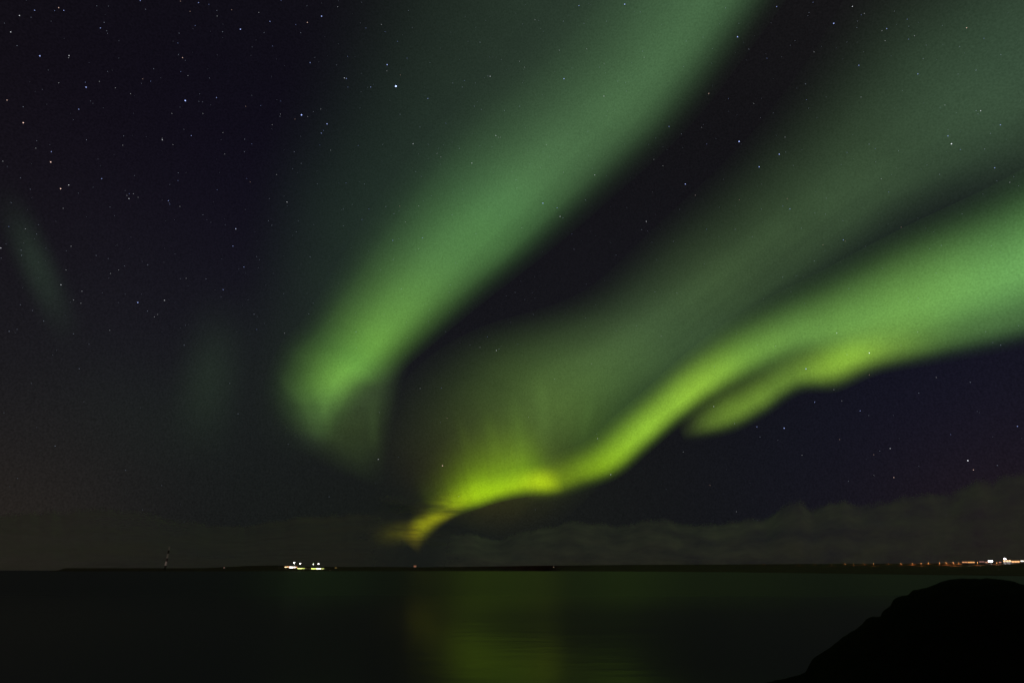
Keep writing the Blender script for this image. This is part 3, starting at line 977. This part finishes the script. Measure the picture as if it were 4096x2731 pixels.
def house(px, dist, wid, dep, hei, wall, label, name="house", win=(), wcol=L_ORANGE, wstr=3.0, roof_h=None, group=None, chimney=True, cat="house", turn=0.0):
    base = snap(px, dist)
    root = empty(name, base, facing(base) + turn)
    tag(root, label, cat, group)
    roof_h = hei * 0.55 if roof_h is None else roof_h
    wl = MB(); wl.box((0, 0, hei / 2 - 0.4), (wid, dep, hei + 0.8)); wl.build("wall", wall, root)
    hw, hd, ov = wid / 2 + 0.25, dep / 2 + 0.35, 0.03
    rf = MB()
    z0, z1, th = hei + ov, hei + roof_h, 0.18
    rf.poly([(-hw, -hd, z0), (hw, -hd, z0), (hw, hd, z0), (-hw, hd, z0), (-hw, 0, z1), (hw, 0, z1)],
            [(0, 1, 5, 4), (2, 3, 4, 5), (0, 4, 3), (1, 2, 5), (0, 3, 2, 1)])
    ro = rf.build("roof", M_ROOF, root)
    if chimney:
        MB().box((wid * 0.25, 0, z1 + 0.2), (0.7, 0.7, 1.4)).build("chimney", M_WALL, ro)
    MB().box((wid * 0.5 - 1.2, -dep / 2 - 0.03, 1.0), (1.0, 0.08, 2.1)).build("door", M_DOOR, root)
    gl = glow("lit_window", wcol, wstr)
    for (x, z, ww, wh) in win:
        fr = MB()
        fr.box((x, -dep / 2 - 0.02, z + wh / 2 + 0.06), (ww + 0.24, 0.12, 0.12)); fr.box((x, -dep / 2 - 0.02, z - wh / 2 - 0.06), (ww + 0.24, 0.12, 0.12))
        fr.box((x - ww / 2 - 0.06, -dep / 2 - 0.02, z), (0.12, 0.12, wh)); fr.box((x + ww / 2 + 0.06, -dep / 2 - 0.02, z), (0.12, 0.12, wh))
        f = fr.build("window", M_WALL, root)
        MB().box((x, -dep / 2 - 0.04, z), (ww, 0.05, wh)).build("pane", gl, f)
    return root


# --- left settlement on the low point (about 2.9 km off)
D = 2900.0
YG = (0.86, 0.98, 0.22)
GL = "tall floodlight masts at the far harbour"
lamp_post(1173, D, 2250, L_WHITE, 60, 3.0, 7000, "tallest white floodlight mast in the far harbour, among the orange lights", "floodlight", GL, "floodlight_mast", 1)
lamp_post(1197.5, D, 2252.5, L_WHITE, 40, 2.4, 5000, "white floodlight mast just right of the tallest one, above a yellow-lit yard", "floodlight", GL, "floodlight_mast", 1)
lamp_post(1250.5, D, 2255.5, (1.0, 1.0, 0.75), 22, 2.0, 4000, "dimmer left mast of the pair of floodlights standing apart on the harbour's right", "floodlight", GL, "floodlight_mast", 1)
lamp_post(1271, D, 2254.5, L_WHITE, 40, 2.4, 6000, "brighter right mast of the pair of floodlights standing apart on the harbour's right", "floodlight", GL, "floodlight_mast", 1)
house(1141.5, D, 9, 8, 5, M_WALL, "leftmost small house of the far harbour, its windows lit orange", win=((-2.4, 2.4, 3.4, 2.6), (1.8, 2.4, 3.4, 2.6)), wstr=5, wcol=(1, .62, .3), group="houses of the far harbour")
house(1150.5, D + 20, 12, 8, 5, M_WALL, "small orange-lit house second from the left in the far harbour", win=((-3.8, 2.4, 2.8, 2.4), (0, 2.4, 2.8, 2.4), (3.2, 3.0, 1.6, 1.6)), wstr=3.6, wcol=(1, .55, .25), group="houses of the far harbour")
house(1163.5, D - 20, 15, 9, 7, M_WALL, "brightly lit white harbour building at the foot of the tallest floodlight mast", "harbour_building", win=((-5, 3.2, 4, 4.4), (0, 3.2, 4, 4.4), (5, 3.2, 3.2, 4.4)), wstr=10, wcol=(1, .9, .75), cat="building", chimney=False)
house(1176.5, D - 10, 10, 8, 6, M_WALL, "white-lit harbour house right of the tallest floodlight mast", win=((-2.5, 3.0, 3.8, 3.4), (2, 3.0, 3.4, 3.4)), wstr=7, wcol=(1, .8, .6), group="houses of the far harbour")
house(1184, D + 10, 8, 7, 5, M_WALL, "orange-lit house between two floodlight masts in the far harbour", win=((-1.6, 2.6, 2.6, 2.6), (1.6, 2.6, 2.0, 2.2)), wstr=2.6, wcol=(1, .45, .18), group="houses of the far harbour")
# added low sheds under the masts; their glowing panes stand in for lamp-lit ground
for (p0, p1, lab, stg) in ((1189, 1209, "long low shed glowing yellow-green in place of lit ground under the second floodlight mast", 4.5), (1211, 1218, "small hut glowing yellow in place of lit ground right of the second floodlight mast", 1.8),
                      (1244, 1263, "low shed glowing yellow in place of lit ground under the dimmer mast of the pair", 3.6), (1264, 1284, "brightest shed, glowing yellow-white in place of lit ground under the right mast of the pair", 8), (1285, 1296, "shed glowing dimly in place of lit ground at the right end of the lit yards", 1.5)):
    a, b = snap(p0, D - 60), snap(p1, D - 60)
    wid = (b - a).length
    n = max(1, int(wid / 5))
    house((p0 + p1) / 2, D - 60, wid, 8, 3.4, M_WALL2, lab, "shed", win=tuple((-wid / 2 + wid * (i + .5) / n, 1.7, wid / n - 0.8, 2.2) for i in range(n)), wstr=stg, wcol=YG if stg < 7 else (1, .96, .55), roof_h=0.9, chimney=False, cat="shed", group="added sheds glowing in place of the lit yard ground")
for (p, f_, lab) in ((1116, 2253, "thin unlit pole at the left end of the far harbour"),):
    b = snap(p, D)
    root = empty("flagpole", b); tag(root, lab, "pole")
    Hh = at(p, f_, D).z - b.z
    MB().bar((0, 0, -.5), (0, 0, Hh), 0.55, 0.3).build("pole", M_POLE, root)
    MB().bar((0, 0, Hh), (0, 0, Hh + 0.8), 0.6, 0.6).build("finial", M_POLE, root)
house(1343, D, 12, 8, 5, M_WALL, "dim amber-lit house alone right of the harbour yards", win=((-3, 2.4, 3.2, 2.2), (2.2, 2.4, 2.6, 2.2)), wstr=0.30, wcol=(1, .6, .1))
house(1659, D, 13, 8, 8, M_WALL, "lone two-storey house with dim red-orange windows on the dark coast below the aurora tip", win=((-4, 2.2, 2.6, 2.2), (0, 2.2, 2.6, 2.2), (4, 2.2, 2.6, 2.2), (-4, 5.6, 2.6, 2.2), (0, 5.6, 2.6, 2.2), (4, 5.6, 2.6, 2.2)), wstr=0.55, wcol=(1, .40, .22), roof_h=2.0)
house(896, D, 8, 7, 5, M_WALL, "tiny cottage with one dim pink-lit window left of the harbour", win=((-1.4, 3.0, 3.0, 2.6),), wstr=0.35, wcol=(1, .5, .4))
house(2216, 2550, 6, 6, 4, M_WALL, "tiny cottage with a faint lit window on the middle of the dark coast", win=((-0.8, 2.4, 1.6, 1.4),), wstr=0.8, wcol=(1, .6, .35))

# --- radio mast with pale bands, on the left point
def radio_mast():
    px, d = 658.5, 2800.0
    b = snap(px, d)
    root = empty("radio_mast", b)
    tag(root, "tall slender radio mast with alternating pale and dark bands on the left of the coast", "mast")
    zs = [b.z] + [at(px, y, d).z for y in (2261, 2244, 2231, 2213, 2199, 2184)]
    zs = [z - b.z for z in zs]
    pale = glow  # bands are painted steel lit from below
    M_PALE = solid("mast_pale_paint", (0.8, 0.72, 0.68), 0.7, 0, 0.05)
    for i in range(6):
        mb = MB()
        z0, z1 = zs[i] - (1.0 if i == 0 else 0), zs[i + 1]
        w0 = 5.2 - 2.4 * z0 / zs[-1]; w1 = 5.2 - 2.4 * z1 / zs[-1]
        cs = [(-1, -1), (1, -1), (1, 1), (-1, 1)]
        for (sx, sy) in cs: mb.bar((sx * w0 / 2, sy * w0 / 2, z0), (sx * w1 / 2, sy * w1 / 2, z1), 0.55, 0.5, 6)
        nb = 4
        for k in range(nb):
            za, zb = z0 + (z1 - z0) * k / nb, z0 + (z1 - z0) * (k + 1) / nb
            wa = w0 + (w1 - w0) * k / nb; wb = w0 + (w1 - w0) * (k + 1) / nb
            for q in range(4):
                a, c = cs[q], cs[(q + 1) % 4]
                mb.bar((a[0] * wa / 2, a[1] * wa / 2, za), (c[0] * wb / 2, c[1] * wb / 2, zb), 0.3, 0.3, 5)
                mb.bar((a[0] * wa / 2, a[1] * wa / 2, za), (c[0] * wa / 2, c[1] * wa / 2, za), 0.25, 0.25, 5)
        mb.build("pale_section" if i % 2 == 1 else "dark_section", M_PALE if i % 2 == 1 else M_MRED, root)
    MB().bar((0, 0, zs[-1]), (0, 0, zs[-1] + 5), 0.4, 0.15).build("antenna", M_MRED, root)
    for k in range(3):
        a = math.radians(90 + 120 * k)
        ld = bpy.data.lights.new("mast_floodlight", 'SPOT'); ld.energy = 9000; ld.color = (1.0, 0.78, 0.7); ld.spot_size = math.radians(60); ld.shadow_soft_size = 0.5
    lo = bpy.data.objects.new("mast_floodlight", ld); COL.objects.link(lo); lo.parent = root
    lo.location = (4, -40, 3)
    lo.rotation_euler = (Vector((0, 0, zs[-1] * 0.55)) - Vector((4, -40, 3))).to_track_quat('-Z', 'Y').to_euler()
    ld.energy = 13000


radio_mast()

# --- right-hand town on the crest (about 1.3-1.45 km off)
TG = "long lit buildings on the right-hand shore"
def terrace(p0, p1, dist, y_top, y_bot, col, stg, label, gap=0.12):
    pm = (p0 + p1) / 2
    a, b = at(p0, 2248, dist), at(p1, 2248, dist)
    wid = (b - a).length
    base = snap(pm, dist)
    zt, zb = at(pm, y_top, dist).z, at(pm, y_bot, dist).z
    hh = max(zt - zb, 0.8)
    hei = max(zt - base.z, 2.6) + 0.3
    n = max(2, int(wid / 3.0))
    ws = tuple((-wid / 2 + wid * (i + .5) / n, (zt + zb) / 2 - base.z, wid / n * (1 - gap), hh) for i in range(n))
    return house(pm, dist, wid + 0.6, 8, hei, M_WALL2, label, "terrace_building", win=ws, wcol=col, wstr=stg, roof_h=0.7, chimney=False, cat="building", group=TG)


DT = 1400.0
terrace(3857, 3878, DT, 2245.5, 2249.5, (1, .42, .20), 0.85, "leftmost long building with orange-lit windows on the right shore")
terrace(3879.5, 3908, DT - 12, 2245.5, 2250, (1, .46, .16), 1.1, "long orange-lit building second from the left, brighter than its left neighbour")
terrace(3926, 3948, DT, 2243.5, 2248, (1, .45, .38), 0.28, "dim reddish long building left of the brilliant white floodlight")
terrace(3951, 3963, DT, 2246, 2250, (1, .48, .30), 0.75, "short pink-orange building touching the brilliant white floodlight")
terrace(4005, 4015, DT, 2246.5, 2249.5, (1, .40, .25), 0.8, "short red-orange building between the two white lamps")
terrace(4024, 4056, DT - 20, 2239.5, 2246, (1, .60, .32), 1.7, "brightest long cream-lit building under the high white lamp")
terrace(4056.5, 4090, DT - 25, 2242, 2248.5, (1, .52, .22), 1.4, "long orange-cream building sloping off right of the brightest one")
terrace(4093, 4120, DT - 25, 2240.5, 2245, (1, .85, .7), 2.0, "white-lit building cut by the right edge of the picture")
lamp_post(3973, DT - 30, 2243.5, (1.0, 0.93, 1.0), 25, 1.7, 2500, "brilliant wide white floodlight cluster on the right shore", "floodlight", "white lamps on the right shore", "floodlight_cluster", 3)
lamp_post(4033.5, DT - 30, 2234, (1.0, 0.96, 1.0), 25, 1.25, 2500, "high white lamp on a pole above the brightest long building", "floodlight", "white lamps on the right shore", "floodlight_cluster", 2)
# dim orange street lamps strung along the coast road
SL = [(3060, 2254, .3), (3200, 2253.5, .35), (3262, 2253, .3), (3330, 2252.5, .5), (3385, 2252.5, .45), (3420, 2252.2, .6), (3462, 2252, .5),
      (3500, 2251.8, .7), (3560, 2251.5, .8), (3610, 2250.5, .8), (3655, 2249, 1.4), (3690, 2250, .9), (3720, 2249.5, 1.0), (3765, 2249, 1.0), (3795, 2249, 1.2), (3822, 2248, 1.4), (3843, 2248, 1.1), (3918, 2246, 1.2), (3995, 2247, 1.3)]
words_ = ["first", "second", "third", "fourth", "fifth", "sixth", "seventh", "eighth", "ninth", "tenth", "eleventh", "twelfth", "thirteenth", "fourteenth", "fifteenth", "sixteenth", "seventeenth", "eighteenth", "third last"]
words_ = words_[:len(SL) - 2] + ["second last", "last"]
for i, (px, y, s_) in enumerate(SL):
    dd = crest_d(px) - (120, 260, 180, 320)[i % 4]
    lamp_post(px, dd, y, L_ORANGE, 0.35 * s_, 0.5, 6500 * s_ * s_ * (dd / 1400.0), "%s dim orange street lamp from the left along the right-hand coast road" % words_[i], "street lamp", "orange street lamps along the coast road", "street_lamp", 1)
print("stars", n_star)
